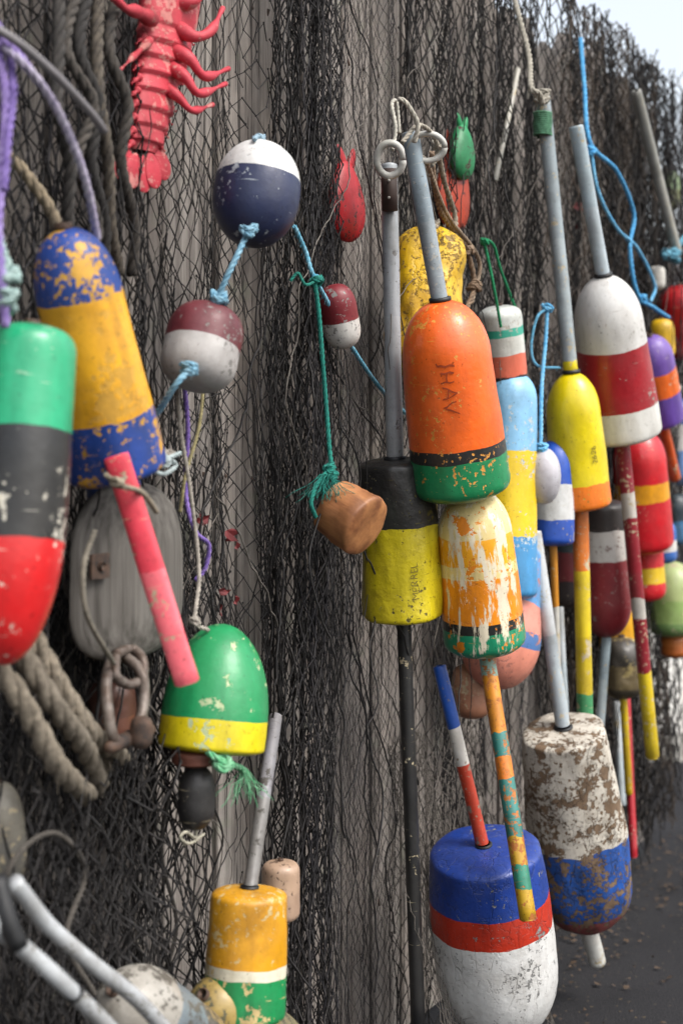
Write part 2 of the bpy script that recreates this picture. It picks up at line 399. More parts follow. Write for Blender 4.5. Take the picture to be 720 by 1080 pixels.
net('fishing_net',U(-80),U(165),0.0,1.15,0.020,0.024,0.10,nblack,0.0016,0.05,5,0.04,14,seed=54,hole=0.07,flare=.2)
net('fishing_net',U(-80),U(115),0.0,0.95,0.024,0.026,0.15,nblack,0.0016,0.05,6,0.04,12,seed=55,hole=0.08,flare=.15)
net('fishing_net',U(-80),U(75),0.35,0.95,0.03,0.028,0.20,nblack,0.0017,0.05,5,0.03,10,seed=57,hole=0.10)
net('fishing_net',U(100),U(225),0.7,1.5,0.024,0.028,0.06,nblack,0.0012,0.05,5,0.03,12,seed=58,hole=0.18)
net('fishing_net',U(395),U(560),1.40,2.85,0.020,0.032,0.05,nblack,0.0016,0.06,5,0.04,12,seed=61,hole=0.06)
net('fishing_net',U(400),U(540),1.6,2.85,0.020,0.034,0.09,nblack,0.0015,0.06,6,0.04,12,seed=63,hole=0.12)
net('fishing_net',U(455),U(600),0.0,1.7,0.032,0.030,0.05,ndark,0.0012,0.06,4,0.03,10,seed=66,hole=0.15)
net('fishing_net',U(560),U(640),0.0,1.5,0.022,0.028,0.08,nblack,0.0016,0.06,4,0.04,10,seed=68,hole=0.08)
net('fishing_net',U(345),U(450),0.0,0.75,0.016,0.017,0.10,ngrey,0.0008,0.03,4,0.03,10,seed=71,hole=0.0,flare=.35,jit=.08)
net('fishing_net',U(408),U(472),0.0,1.8,0.020,0.030,0.06,nblack,0.0013,0.03,4,0.03,12,seed=76,hole=0.10)
net('fishing_net',U(555),U(692),0.1,2.72,0.024,0.034,0.05,nblack,0.0019,0.07,4,0.04,9,seed=81,hole=0.05)
net('fishing_net',U(560),U(690),0.1,2.68,0.028,0.038,0.09,nbrown,0.0016,0.08,4,0.05,10,seed=86,hole=0.12)
net('fishing_net',U(580),U(688),0.1,2.60,0.026,0.038,0.12,nblack,0.0018,0.08,4,0.05,10,seed=88,hole=0.12)
net('fishing_net',U(640),U(722),1.15,2.62,0.024,0.034,0.10,nblack,0.0020,0.05,4,0.05,9,seed=91,hole=0.04)
net('fishing_net',U(660),U(726),1.2,2.5,0.028,0.036,0.14,ndark,0.0018,0.05,4,0.05,9,seed=93,hole=0.08)
net('fishing_net',U(125),U(255),0.95,2.3,0.026,0.026,0.05,nblack,0.0011,0.05,4,0.03,9,seed=95,hole=0.17,slant=.1)
def strands(name,rng,r,mat,seed,sw=1.0):
    rs=random.Random(seed); A=[];B=[];R=[]
    for (a0,a1,h0,h1,d0,d1,n) in rng:
        for _ in range(n):
            u=U(rs.uniform(a0,a1)); h=rs.uniform(h0+(h1-h0)*.35,h1); L=rs.uniform(.2,.8)*(h1-h0); d=rs.uniform(d0,d1)
            p=np.array([u,-d,h]); end=max(h0,h-L); vx=rs.gauss(0,.002)*sw; vd=0; rad=r*rs.uniform(.6,1.5)
            while p[2]>end:
                vx=vx*.85+rs.gauss(0,.0028)*sw; vd=vd*.8+rs.gauss(0,.0015)
                q=p+np.array([vx,vd,-rs.uniform(.008,.02)])
                q[1]=min(q[1],-0.01); A.append(p.copy());B.append(q.copy());R.append(rad); p=q
    return tubes_np(name,np.array(A),np.array(B),np.array(R),mat)
strands('hanging_twine',[(240,325,0.1,2.5,.05,.13,34),(-60,120,0.1,2.0,.05,.14,40),(410,530,1.2,2.7,.05,.13,30),(570,690,.1,2.68,.05,.16,60),(660,722,1.3,2.6,.08,.16,30),(130,230,.2,1.9,.04,.08,14),(430,600,.1,1.6,.04,.10,20)],0.0017,nblack,4)
strands('hanging_twine',[(300,420,0.1,2.5,.03,.08,10),(570,690,.4,2.68,.05,.16,34),(0,200,0.1,2.0,.05,.12,14),(400,560,1.3,2.7,.08,.15,18)],0.0013,ngrey,9,1.6)
# ---------- BUOYS ----------
b=buoy('lobster_buoy',(34,343),(4,702),53,0.26,prof(0.10,3,0.36,1.9,0.92,1.0,belly=.02),[(0,'#0f9a6b'),(0.31,'#121214'),(0.63,'#c8161c')],chip=0.34,under='#d9d4c4',jit=.010,rough=.30,dirt=.3,gloss=.35)
e,ob,pr=buoy('lobster_buoy',(68,240),(125,503),55,0.20,prof(0.30,2.2,0.05,3,0.84,1.0),[(0,'#143a86'),(0.26,'#d59d2e'),(0.74,'#143a86')],chip=0.52,under='#cf9c34',cs=16,jit=.02,dirt=.4)
stick('lath_handle',P(122,480,0.25),P(198,722,0.33),0.018,[(0,'#d94e5c'),(0.5,'#e2707a')],e,squash=.35,chip=.25,dirt=.5)
rope('knot_rope',[(110,500,.27),(128,512,.29),(150,520,.28),(165,540,.26)],0.004,'#9a8f7c',e,knots=[(125,508,.29)])
e=group('ball_float',P(271,204,.2))
pa,pb=P(277,150,.2),P(264,259,.2); R=46*SC(271,.2)
lathe('body',pa,pb,R,prof(.48,2.1,.48,2.1),paint([(0,'#cbccca'),(0.36,'#131f42')],(pb-pa).length,chip=.34,under='#9fa6ad',jit=.015,rough=.5),e,lump=.012)
rope('lashing',[(276,148,.2),(272,143,.2),(268,147,.22)],0.004,'#8fa9b8',e,knots=[(273,147,.2)])
rope('float_line',[(262,243,.25),(252,265,.25),(240,290,.24),(228,318,.22),(222,340,.2),(210,385,.22),(195,395,.25),(182,410,.24),(168,432,.2),(150,450,.15)],0.0050,'#84a8b8',None,c2='#55829a',knots=[(262,243,.255),(231,314,.23),(200,388,.25)])
rope('float_line',[(310,238,.16),(322,265,.16),(330,290,.17),(345,318,.16),(360,350,.16),(372,368,.15),(390,395,.14),(406,415,.13),(432,440,.1)],0.0045,'#3f8ba5',None,c2='#7fa9ba',knots=[(333,296,.17)])
for (ta,tb,a,bands,d) in [((223,323),(203,409),40,[(0,'#561320'),(0.5,'#a5a2a0')],.2),((352,300),(364,367),20,[(0,'#6c131e'),(0.55,'#c0bdb8')],.16)]:
    e=group('net_float',P(*ta,d)); pa,pb=P(*ta,d),P(*tb,d)
    lathe('body',pa,pb,a*SC(ta[0],d),prof(.4,2.6,.4,2.6),paint(bands,(pb-pa).length,chip=.36,under='#84817d',jit=.02,rough=.5),e,lump=.02)
e=group('wooden_float',P(367,545,.22)); pa,pb=P(350,533,.185),P(388,557,.265)
g=G('turned_wood'); o=g.obj(); q1=g.noise(o,30,5,.65,3,(1,1,.15)); q2=g.noise(o,12,5,.6,5)
c=g.mix(g.mr(q1,.35,.65),hx('#7d4d2e'),hx('#b37b4c')); c=g.mix(g.mr(q2,.5,.7,0,.6),c,hx('#553320')); g.l(c,g.b.inputs['Base Color']); g.b.inputs['Roughness'].default_value=.55; g.bump(q1,.4,.003)
lathe('body',pa,pb,34*SC(367,.22),prof(.12,3.4,.12,3.4,.92,1.0),g.m,e,lump=.04)
rope('green_line',[(331,292,.18),(336,330,.18),(340,380,.18),(344,430,.18),(348,480,.19),(352,505,.2),(358,520,.22)],0.0045,'#16786a',e,c2='#0d5a52',knots=[(334,296,.18),(347,494,.2),(350,500,.2)],frays=[(340,500,.2),(345,500,.21)])
rope('green_line_tail',[(334,296,.18),(322,300,.18),(314,288,.17),(306,296,.16)],0.003,'#16786a',e)
rope('green_line_tail',[(348,494,.2),(335,510,.2),(328,530,.2),(333,546,.2)],0.0042,'#16786a',e,c2='#0d5a52')
e=group('dome_float',P(228,730,.22)); pa,pb=P(236,658,.2),P(222,795,.2)
lathe('body',pa,pb,56*SC(228,.2),prof(.72,2.0,.06,2.6,1,1.0),paint([(0,'#1f8450'),(0.73,'#cfbf26')],(pb-pa).length,chip=.36,under='#b9c79a',jit=.012,rough=.36),e,lump=.014)
pa,pb=P(208,806,.2),P(206,876,.2)
lathe('bob',pa,pb,20*SC(207,.2),prof(.45,2.2,.4,2.2),paint([(0,'#1d1c1e'),(.5,'#1d1c1e')],(pb-pa).length,chip=.05,gloss=0),e)
pa,pb=P(207,790,.2),P(207,808,.2); lathe('neck',pa,pb,26*SC(207,.2),prof(.2,3,.3,2),simple('brown_wood','#5d3325',.7),e)
rope('tail_rope',[(212,785,.22),(225,798,.25),(240,805,.26),(256,812,.25),(262,822,.24)],0.0055,'#3f8f60',e,c2='#7fae8c',knots=[(236,806,.26)],frays=[(256,812,.25)])
rope('tail_rope',[(207,875,.2),(206,884,.2),(196,878,.21),(190,884,.21),(200,890,.2),(215,880,.2)],0.0025,'#b5b09e',e)
b=buoy('lobster_buoy',(263,937),(256,1078),44,0.24,prof(.08,3,.1,3,.93,1.0),[(0,'#c48e2c'),(0.55,'#cfc9b4'),(0.63,'#1e7d48')],up=(291,755,.14,7.5,[(0,'#77767a'),(.5,'#6d6b69')],dict(chip=.4,under='#4b4742',gloss=0,dirt=.6)),chip=.52,under='#d0b880',cs=30,lump=.03,dirt=.5)
buoy('net_float',(296,908),(296,972),20,0.18,prof(.2,3,.2,3),[(0,'#a38a76'),(.5,'#98806e')],chip=.3,under='#6b5646')
buoy('weathered_buoy',(120,1045),(215,1120),46,0.22,prof(.35,2.2,.2,2.4),[(0,'#9a968e'),(.3,'#6f7a80'),(.6,'#98825a')],chip=.6,under='#5d5850',lump=.03,dirt=.7)
buoy('weathered_buoy',(215,1050),(300,1120),40,0.22,prof(.35,2.2,.2,2.4),[(0,'#968250'),(.5,'#7f775a')],chip=.6,under='#5b5a46',lump=.03,dirt=.7)
buoy('weathered_buoy',(-2,825),(8,935),24,0.13,prof(.4,2.2,.4,2.2),[(0,'#7a766c'),(.5,'#6c6a64')],chip=.4)
v=[];f=[]; tubeVF(catm([P(15,930,.3),P(50,975,.3),P(95,1015,.32),P(150,1060,.34),P(210,1130,.34)],.01),0.0105,14,v,f)
tubeVF(catm([P(-20,965,.34),P(30,1005,.34),P(75,1045,.36),P(130,1100,.36)],.01),0.0105,14,v,f)
e=group('plastic_pipes',P(50,975,.3)); mkobj('pipes',v,f,paint([(0,'#a9adb0'),(.5,'#a9adb0')],1.0,chip=.3,under='#7d7b76',dirt=.6),e)
v=[];f=[]; tubeVF(catm([P(58,1028,.35),P(80,1050,.36)],.01),0.0125,14,v,f); tubeVF(catm([P(-4,925,.33),P(8,970,.35),P(20,1000,.36)],.01),0.012,12,v,f); mkobj('rubber_sleeves',v,f,blackrub,e)
# ---- centre ----
e,ob,pr=b=buoy('lobster_buoy',(416,484),(426,653),43,0.17,prof(.05,3.4,.05,3.4,.93,1.0),[(0,'#111112'),(0.40,'#bfae1e')],up=(410,172,.16,9,[(0,'#92979b'),(.5,'#999da0')],dict(chip=.3,under='#6f6e6c',dirt=.5)),down=(441,1085,.2,7.5,[(0,'#111113'),(.7,'#131316')],dict(chip=.15,gloss=.05)),chip=.3,under='#5f561c',lump=.07,bump=1.0,dirt=.6,rough=.38,gloss=.3)
inkd=simple('faded_ink','#6b6020',.8,.3)
text_on(b,'MERREL',0.72,0.022,'up',inkd,azi=0.32,offs=-.0002)
v=[];f=[]; tubeVF([P(410,178,.175),P(411,222,.175)],0.0165,12,v,f); mkobj('leather_strap',v,f,simple('leather','#3a2a24',.7),e)
v=[];f=[]
for zz in (190,208): tubeVF([P(410,zz,.205),P(410,zz,.175)],.003,8,v,f)
mkobj('rivets',v,f,simple('rivet','#b5b0a6',.4),e)
v=[];f=[]; c0=P(411,168,.2); ring=[c0+Vector((math.cos(a)*.026,-.012*math.sin(a),math.sin(a)*.03)) for a in [2*math.pi*i/24 for i in range(25)]]
tubeVF(ring,0.0075,10,v,f); mkobj('ring',v,f,whitepl,e)
rope('becket',[(414,158,.2),(417,135,.2),(413,110,.19),(418,108,.19),(421,140,.19)],0.004,'#c0bcb0',e)
b=buoy('lobster_buoy',(464,316),(488,524),53,0.30,prof(.30,2.1,.09,2.8,.88,1.0),[(0,'#f0640c'),(0.71,'#111213'),(0.77,'#067a48')],up=(432,138,.27,9.5,[(0,'#84929b'),(.5,'#8f999f')],dict(chip=.4,under='#b3b2ab',dirt=.5)),chip=.30,under='#e09a3c',jit=.008,cs=30,lump=.022,rough=.34,gloss=.3)
text_on(b,'JHAV',0.40,0.044,'down',simple('scorched_ink','#9a3a0c',.7,.3),azi=-0.05,offs=-.0006)
rope('neck_rope',[(424,150,.3),(440,132,.31),(455,140,.31),(462,160,.3),(455,175,.3)],0.0045,'#a9a294',b[0],knots=[(462,152,.3)])
e2=group('rope_ring',P(452,155,.3)); v=[];f=[]; c0=P(450,155,.3); ring=[c0+Vector((math.cos(a)*.034,-.01*math.sin(a),math.sin(a)*.024)) for a in [2*math.pi*i/24 for i in range(25)]]
tubeVF(ring,0.006,10,v,f); mkobj('ring',v,f,whitepl,e2)
rope('neck_rope',[(437,150,.31),(440,130,.32),(428,108,.31),(420,104,.3)],0.005,'#b9b3a6',b[0])
rope('hemp_rope',[(455,160,.24),(458,195,.22),(466,225,.2),(490,260,.18),(500,300,.18),(490,330,.18)],0.006,'#8a7560',None,c2='#5f4e40',knots=[(492,262,.18),(500,300,.18)])
rope('hemp_rope',[(450,170,.24),(462,205,.22),(475,232,.2),(505,275,.18),(497,320,.18)],0.005,'#9a8975',None,c2='#6a5848')
rope('hemp_rope',[(446,165,.22),(450,210,.2),(455,240,.18)],0.006,'#a59c8c',None,c2='#6a6258',knots=[(455,238,.18)])
rope('hemp_rope',[(460,150,.2),(468,190,.18),(480,230,.17),(478,262,.2),(486,275,.19)],0.006,'#958a78',None,c2='#5f554a')
e=group('foam_float',P(452,300,.16)); pa,pb=P(456,240,.16),P(440,400,.16)
fm=paint([(0,'#cfa714'),(.5,'#c49a14')],(pb-pa).length,chip=.5,under='#8a6a14',bump=1.0,dirt=.7,cs=60,gloss=.05,crack=.5); lathe('body',pa,pb,38*SC(452,.16),prof(.3,2.4,.3,2.4),fm,e,lump=.18)
b=buoy('lobster_buoy',(497,515),(512,688),44,0.31,prof(.34,2.2,.10,2.6,.9,1.0),[(0,'#d8c48c'),(0.26,'#e6a01c'),(0.42,'#dcc68c'),(0.50,'#e68a16'),(0.76,'#121314'),(0.82,'#07805a')],down=(557,972,.45,8.0,[(0,'#86a596'),(.12,'#c9832c'),(.32,'#2b716a'),(.42,'#cf7422'),(.5,'#2b716a'),(.7,'#b8902a'),(.8,'#2b816a'),(.9,'#bc972a')],dict(chip=.5,under='#b86f2f',jit=.03,dirt=.5)),chip=.36,under='#ea8a12',streak=.42,streakcol='#ded3ba',jit=.014,cs=14)
buoy('lobster_buoy',(538,392),(534,632),30,0.20,prof(.14,2.4,.05,3,.95,1.05),[(0,'#7fb0d2'),(.35,'#d6b838'),(.72,'#4a8aba')],chip=.35,under='#b9c4c6',up=None)
buoy('lobster_buoy',(538,572),(522,727),42,0.17,prof(.1,2.6,.35,2.2,.8,1.0),[(0,'#5b8fc0'),(.42,'#cc8678'),(.62,'#46699a'),(.72,'#cc8674')],chip=.5,under='#b87868')
buoy('net_float',(497,700),(497,758),22,0.10,prof(.3,2.4,.3,2.4),[(0,'#a57a62'),(.5,'#946852')],chip=.3)
buoy('lobster_buoy',(526,322),(536,432),23,0.19,prof(.12,2.6,.1,2.6),[(0,'#c4c9c5'),(.2,'#3a9d88'),(.28,'#c6c8c2'),(.45,'#c96c58'),(.66,'#1c1c20')],chip=.3,under='#b9b4a8')
rope('green_line',[(528,345,.22),(520,300,.22),(512,262,.21),(508,252,.21),(520,258,.22),(528,285,.22),(545,330,.22),(552,360,.2)],0.0036,'#127f52',None,knots=[(511,255,.21)])
b=buoy('lobster_buoy',(510,892),(532,1088),65,0.30,prof(.05,3,.40,2.2,.90,1.0,belly=.03),[(0,'#153684'),(.24,'#ab2f1e'),(.38,'#d2d2d0')],up=(463,702,.22,7.5,[(0,'#1f4a9a'),(.32,'#c9c5be'),(.52,'#a53826')],dict(chip=.45,under='#8a7a6a')),chip=.24,under='#8a8a88',lump=.03,bump=.8,jit=.010,crack=.45)
barkm=dict(chip=.70,under='#75604b',cs=24,lump=.07,bump=1.0,dirt=.6,gloss=0,rough=.65,crack=.7)
b=buoy('lobster_buoy',(594,768),(618,976),52,0.29,prof(.03,3.4,.24,2.2,.86,1.0,belly=.02),[(0,'#c4beb2'),(.52,'#1f4a92'),(.87,'#7c3f3e')],up=(563,560,.22,8,[(0,'#b5b9bc'),(.5,'#9ba5ab')],dict(chip=.35,dirt=.5)),down=(630,1016,.30,9,[(0,'#c9c7c1'),(.5,'#c3c3be')],dict(chip=.25)),**barkm)
b=buoy('lobster_buoy',(602,392),(612,536),33,0.26,prof(.34,2.1,.06,3,.86,1.0),[(0,'#d2be0c'),(.80,'#de720c')],up=(572,100,.22,8,[(0,'#848f94'),(.5,'#8f999d'),(.93,'#d2be0c')],dict(chip=.3,dirt=.5)),down=(617,766,.27,8.5,[(0,'#c56a18'),(.3,'#c7b01c'),(.6,'#b8a22a'),(.85,'#3f8a5a')],dict(chip=.45,dirt=.5)),chip=.16,under='#a8981e',rough=.30,dirt=.25,gloss=.35)
text_on(b,'2626',0.58,0.022,'up',inkd,azi=0.62)
v=[];f=[]; 
hel=[P(572,118+i*0.28,.22)+Vector((math.cos(i*.8)*.021,math.sin(i*.8)*.021,0)) for i in range(90)]
tubeVF(hel,0.0035,6,v,f); mkobj('whipping',v,f,ropemat('#4f7f62'),b[0])
rope('becket',[(572,110,.25),(568,98,.25),(560,92,.24),(558,60,.2),(548,20,.16),(540,-10,.12)],0.007,'#9f9a8e',b[0],knots=[(572,102,.24)],c2='#7a756a')
b=buoy('lobster_buoy',(636,290),(656,462),43,0.30,prof(.34,2.1,.06,3,.84,1.0),[(0,'#c9c8c5'),(.42,'#8c0f1c'),(.78,'#cccbc6')],up=(607,132,.27,8,[(0,'#9babb3'),(.5,'#a5b1b8')],dict(chip=.3)),down=(688,800,.33,7,[(0,'#7f1e2c'),(.18,'#bdb8b0'),(.26,'#7f1c28'),(.5,'#b7b3ac'),(.56,'#7f1c28'),(.72,'#c7ae20'),(.85,'#b59e24')],dict(chip=.4)),chip=.18,under='#98948b',rough=.35,jit=.006,dirt=.25)
buoy('lobster_buoy',(585,464),(583,576),22,0.22,prof(.3,2.2,.08,3),[(0,'#1c4aa8'),(.42,'#c8caca'),(.75,'#1c4aa8')],down=(590,790,.2,4,[(0,'#b97e35'),(.3,'#bfbdb6')],dict(chip=.2)),chip=.2)
buoy('ball_float',(573,472),(573,532),18,0.27,prof(.48,2.1,.48,2.1),[(0,'#b0aeb5'),(.5,'#aeadb4')],chip=.3,under='#8f8d92')
rope('blue_line',[(577,322,.25),(575,360,.25),(571,410,.26),(570,470,.27)],0.0048,'#3f8fbe',None,c2='#7db4cf',knots=[(577,325,.25),(571,472,.27)])
rope('blue_line',[(577,325,.25),(566,335,.24),(560,365,.23),(566,385,.24),(590,388,.26)],0.0035,'#5f9fbe',None)
b=buoy('lobster_buoy',(634,528),(640,672),28,0.21,prof(.06,3,.30,2.2,.9,1.0),[(0,'#1d1416'),(.20,'#bcb9b4'),(.42,'#701c24')],down=(632,770,.2,5,[(0,'#8fa0a8'),(.5,'#9ca8ac')],dict(chip=.1)),chip=.25,under='#8f7f7a')
buoy('lobster_buoy',(598,540),(602,640),18,0.12,prof(.2,2.4,.2,2.4),[(0,'#22333a'),(.4,'#6b2a30'),(.7,'#2b2226')],chip=.3)
buoy('lobster_buoy',(684,354),(698,448),25,0.22,prof(.3,2.2,.1,2.6,.9,1.0),[(0,'#664a96'),(.36,'#d9662c'),(.62,'#5d4390')],down=(712,505,.22,6,[(0,'#b5502c'),(.5,'#b5502c')],{}),chip=.2)
buoy('lobster_buoy',(672,452),(680,582),31,0.19,prof(.3,2.2,.1,2.6,.9,1.0),[(0,'#b81c26'),(.42,'#d09024'),(.56,'#b81c26')],chip=.2,rough=.3)
buoy('lobster_buoy',(680,560),(682,634),20,0.17,prof(.3,2.2,.2,2.6,.9,1.0),[(0,'#b81c26'),(.5,'#c9a822'),(.72,'#b81c26')],chip=.2)
buoy('lobster_buoy',(655,628),(655,690),23,0.17,prof(.3,2.2,.2,2.6),[(0,'#d69c10'),(.7,'#c68810')],chip=.2)
buoy('foam_float',(655,672),(657,736),22,0.20,prof(.3,2.2,.3,2.6),[(0,'#2f2a24'),(.4,'#5b4f36'),(.8,'#3a3428')],down=(663,838,.2,4,[(0,'#c7aa1c'),(.5,'#b5971e')],{}),chip=.5,under='#9a8a5a',lump=.08)
buoy('lobster_buoy',(716,300),(722,378),24,0.16,prof(.3,2.2,.2,2.6),[(0,'#b51822'),(.5,'#a51620')],chip=.15)
buoy('lobster_buoy',(716,420),(716,512),15,0.13,prof(.3,2.2,.2,2.6),[(0,'#24427f'),(.3,'#b7b4b0'),(.6,'#5f7fb0')],chip=.1)
buoy('lobster_buoy',(699,548),(701,594),13,0.20,prof(.3,2.2,.2,2.6),[(0,'#3b64a8'),(.45,'#d0cfcb'),(.7,'#3b64a8')],chip=.1)
buoy('lobster_buoy',(712,520),(714,575),14,0.12,prof(.3,2.2,.2,2.6),[(0,'#27343c'),(.5,'#3f6a8f')],chip=.2)
buoy('lobster_buoy',(662,470),(664,560),16,0.10,prof(.3,2.2,.2,2.6),[(0,'#c9c5bd'),(.4,'#2f6a9a'),(.7,'#c9c5bd')],chip=.2)
buoy('dome_float',(708,592),(708,672),26,0.18,prof(.4,2.2,.2,2.6),[(0,'#98a570'),(.5,'#849d5e'),(.8,'#66854f')],chip=.45)
buoy('net_float',(711,668),(711,694),15,0.18,prof(.3,2.6,.3,2.6),[(0,'#b06a3a'),(.5,'#a35c30')],chip=.1)
buoy('net_float',(697,336),(699,380),13,0.16,prof(.3,2.6,.3,2.6),[(0,'#c9a227'),(.5,'#c9a227')],chip=.1)
buoy('net_float',(705,180),(706,222),12,0.10,prof(.3,2.6,.3,2.6),[(0,'#7a8f6a'),(.5,'#8a8f6a')],chip=.3)
buoy('net_float',(692,280),(693,306),9,0.16,prof(.3,2.6,.3,2.6),[(0,'#c9c6be'),(.5,'#b9b6ae')],chip=.2)
for (a,bq,r,bands) in [((670,95,.18),(714,268,.2),6,[(0,'#8a8a84'),(.5,'#9a9992')]),((546,72,.1),(522,190,.1),3,[(0,'#9c998e'),(.5,'#918f86')]),((659,700,.16),(668,905,.22),4,[(0,'#a32630'),(.5,'#a32630')]),((650,740,.12),(656,850,.16),4,[(0,'#b5bcc0'),(.5,'#a8b4ba')]),((590,640,.12),(596,760,.14),4,[(0,'#b5bcc0'),(.5,'#a8b4ba')])]:
    e=group('buoy_spindle',P(*a)); stick('spindle',P(*a),P(*bq),r*SC(a[0],a[2]),bands,e,chip=.3)
rope('blue_rope',[(612,40,.12),(616,90,.16),(622,150,.2),(650,180,.22),(668,225,.22),(664,262,.22),(672,310,.23),(690,325,.23),(705,335,.22)],0.0064,'#2f7fb4',None,c2='#5fa4cc',knots=[(622,160,.2),(676,316,.23)])
rope('blue_rope',[(622,150,.2),(630,200,.21),(650,240,.22),(672,262,.22),(690,300,.22),(686,318,.22)],0.0052,'#3f8fc0',None,c2='#7db4cf')
rope('blue_rope',[(700,270,.2),(712,262,.2),(722,250,.2)],0.010,'#5a93a8',None,knots=[(708,270,.2)])
# ---------- left ropes ----------
rope('purple_rope',[(-10,30,.2),(0,60,.22),(6,110,.24),(2,180,.26),(-2,240,.27),(2,300,.28),(6,345,.28)],0.0062,'#6d5694',None,c2='#9080b0')
rope('purple_rope',[(-15,10,.2),(5,40,.22),(14,90,.24),(8,150,.26),(4,200,.27)],0.0055,'#7b68a2',None,c2='#57447f')
rope('purple_rope',[(-12,70,.2),(4,44,.23),(22,60,.25),(40,86,.25)],0.0055,'#6d5694',None,c2='#9080b0')
rope('pale_rope',[(0,45,.22),(20,62,.25),(48,95,.26),(72,140,.26),(90,190,.25),(103,252,.22)],0.0060,'#b4adbc',None,c2='#857c96')
rope('pale_rope',[(-10,210,.2),(2,260,.25),(10,285,.27),(4,310,.28),(12,330,.27)],0.0055,'#a0b4b0',None,c2='#768f8b',knots=[(10,290,.28),(8,315,.28)])
v=[];f=[]; tubeVF(catm([P(-20,20,.26),P(20,45,.28),P(60,80,.29),P(95,118,.29),P(110,138,.28)],.01),0.0058,12,v,f); mkobj('grey_hose',v,f,simple('grey_rubber','#706c6e',.5,.2))
for i,(x0,c1,c2) in enumerate([(85,'#4b453f','#2b2825'),(105,'#5a5247','#332e2a'),(62,'#3a3633','#242220'),(126,'#423c36','#262321'),(95,'#2d2a28','#1c1a19')]):
    o_=random.uniform(-9,9)
    rope('tarred_rope',[(x0,-20,.12),(x0-8+o_,50,.14),(x0+6-o_,110,.15),(x0+4+o_,170,.14),(x0+14-o_*.5,235,.12),(x0+16+o_,290,.10)],0.009+.003*random.random(),c1,None,c2=c2)
rope('manila_rope',[(-10,150,.1),(20,175,.12),(50,215,.14),(60,240,.14)],0.009,'#8a7c66',None,c2='#5f5546')
for pts,r in [([(-20,560,.1),(5,640,.16),(30,700,.2),(62,750,.22),(90,790,.2),(105,830,.16)],.0155),([(20,640,.12),(45,690,.18),(70,735,.2),(98,775,.2),(128,800,.15)],.015),([(-20,690,.14),(10,720,.2),(40,770,.22),(62,810,.22),(92,840,.18)],.016),([(-20,640,.1),(20,690,.14),(50,725,.16),(86,762,.15),(110,815,.12)],.014)]:
    cc=random.choice(['#7d7466','#857b6c','#736b5f']); rope('mooring_rope',pts,r,cc,None,c2='#4d463c')
rope('grey_rope',[(100,560,.22),(88,600,.24),(92,650,.24),(120,700,.2)],0.004,'#7a7468')
rope('grey_rope',[(-10,960,.2),(20,900,.22),(60,880,.2),(90,920,.2),(70,990,.22),(100,1050,.24)],0.004,'#4f4a44')
rope('grey_rope',[(180,830,.1),(170,900,.12),(186,980,.12),(160,1060,.14)],0.0035,'#3a3632')
rope('purple_rope',[(193,395,.12),(198,450,.13),(196,520,.13),(206,560,.15),(220,575,.15),(216,600,.14),(206,612,.13)],0.0040,'#5d4690',None,c2='#8068a6')
rope('pale_rope',[(187,400,.13),(190,450,.15),(198,500,.16),(206,560,.16),(210,610,.17),(206,655,.19),(220,665,.2)],0.0036,'#9f988e',None,knots=[(178,480,.18),(206,655,.2)])
rope('pale_rope',[(150,455,.2),(165,475,.2),(185,490,.19),(172,500,.2),(160,492,.21),(190,478,.19)],0.004,'#a8b4b4',None,knots=[(172,488,.2)])
rope('yellow_twine',[(215,400,.12),(210,450,.13),(196,500,.14),(190,540,.14)],0.003,'#8f8660')
# ---------- BLOCK & SHACKLE ----------
e=group('ship_pulley_block',P(138,600,.14))
bw=simple('grey_block_wood','#64605b',.8,.4,14,.6,'#38342f',(1,1,.15))
for dd in (.085,.155):
    pa,pb=P(136,508,dd),P(141,694,dd)
    q=lathe('cheek',pa,pb,.5,prof(.45,2.4,.35,2.7),bw,e,lump=.02,seg=72)
    q.rotation_mode='XYZ'; q.rotation_euler=(0,0,ANG); q.scale=(62*SC(138,dd)/.5/.66,0.024/.5,1)
c0=P(138,600,.128); Nn=Vector((.8725,-.4886,0)); Dd=Vector((.4886,.8725,0))
lathe('sheave',c0-Nn*.008,c0+Nn*.008,.11,[(0,.9),(.3,.8),(.7,.8),(1,.9)],rustm,e)
q0=P(104,597,.18); v=[];f=[]
for k in (0,.004):
    for x,z in ((-.02,-.018),(.02,-.018),(.02,.018),(-.02,.018)): v.append(q0+Dd*x+Vector((0,0,z))+Nn*k)
f=[(0,1,2,3),(7,6,5,4),(0,4,5,1),(1,5,6,2),(2,6,7,3),(3,7,4,0)]; mkobj('pin_plate',v,f,rustm,e,smooth=False)
lathe('pin',q0,q0+Nn*.009,.007,[(0,.9),(.3,1),(.7,1),(1,.8)],rustm,e,seg=20)
e=group('iron_shackle',P(138,740,.2)); v=[];f=[]
tubeVF(catm([P(120,690,.16),P(112,720,.2),P(116,765,.22),P(124,790,.22)],.004),0.0085,12,v,f)
tubeVF(catm([P(128,690,.16),P(148,708,.2),P(152,735,.21),P(146,770,.22)],.004),0.0085,12,v,f)
tubeVF(catm([P(122,690,.18),P(138,684,.17),P(150,695,.19),P(150,715,.2),P(135,722,.2),P(122,712,.2),P(122,692,.18)],.004),0.0075,12,v,f)
mkobj('bows',v,f,simple('galvanised_rust','#7b726b',.55,.4,50,.4,'#4a3a30',metal=.4),e)
lathe('bolt',P(112,790,.22),P(160,768,.22),.011,prof(.2,2.5,.1,2.5),rustm,e,seg=20)
lathe('bolt_head',P(150,755,.235),P(148,790,.235),.017,prof(.4,2.5,.4,2.5),rustm,e,seg=20)
buoy('rusty_float',(116,712),(120,792),26,0.10,prof(.3,2.4,.3,2.4),[(0,'#4a2a20'),(.5,'#5a3426')],chip=.3,under='#2f221d')
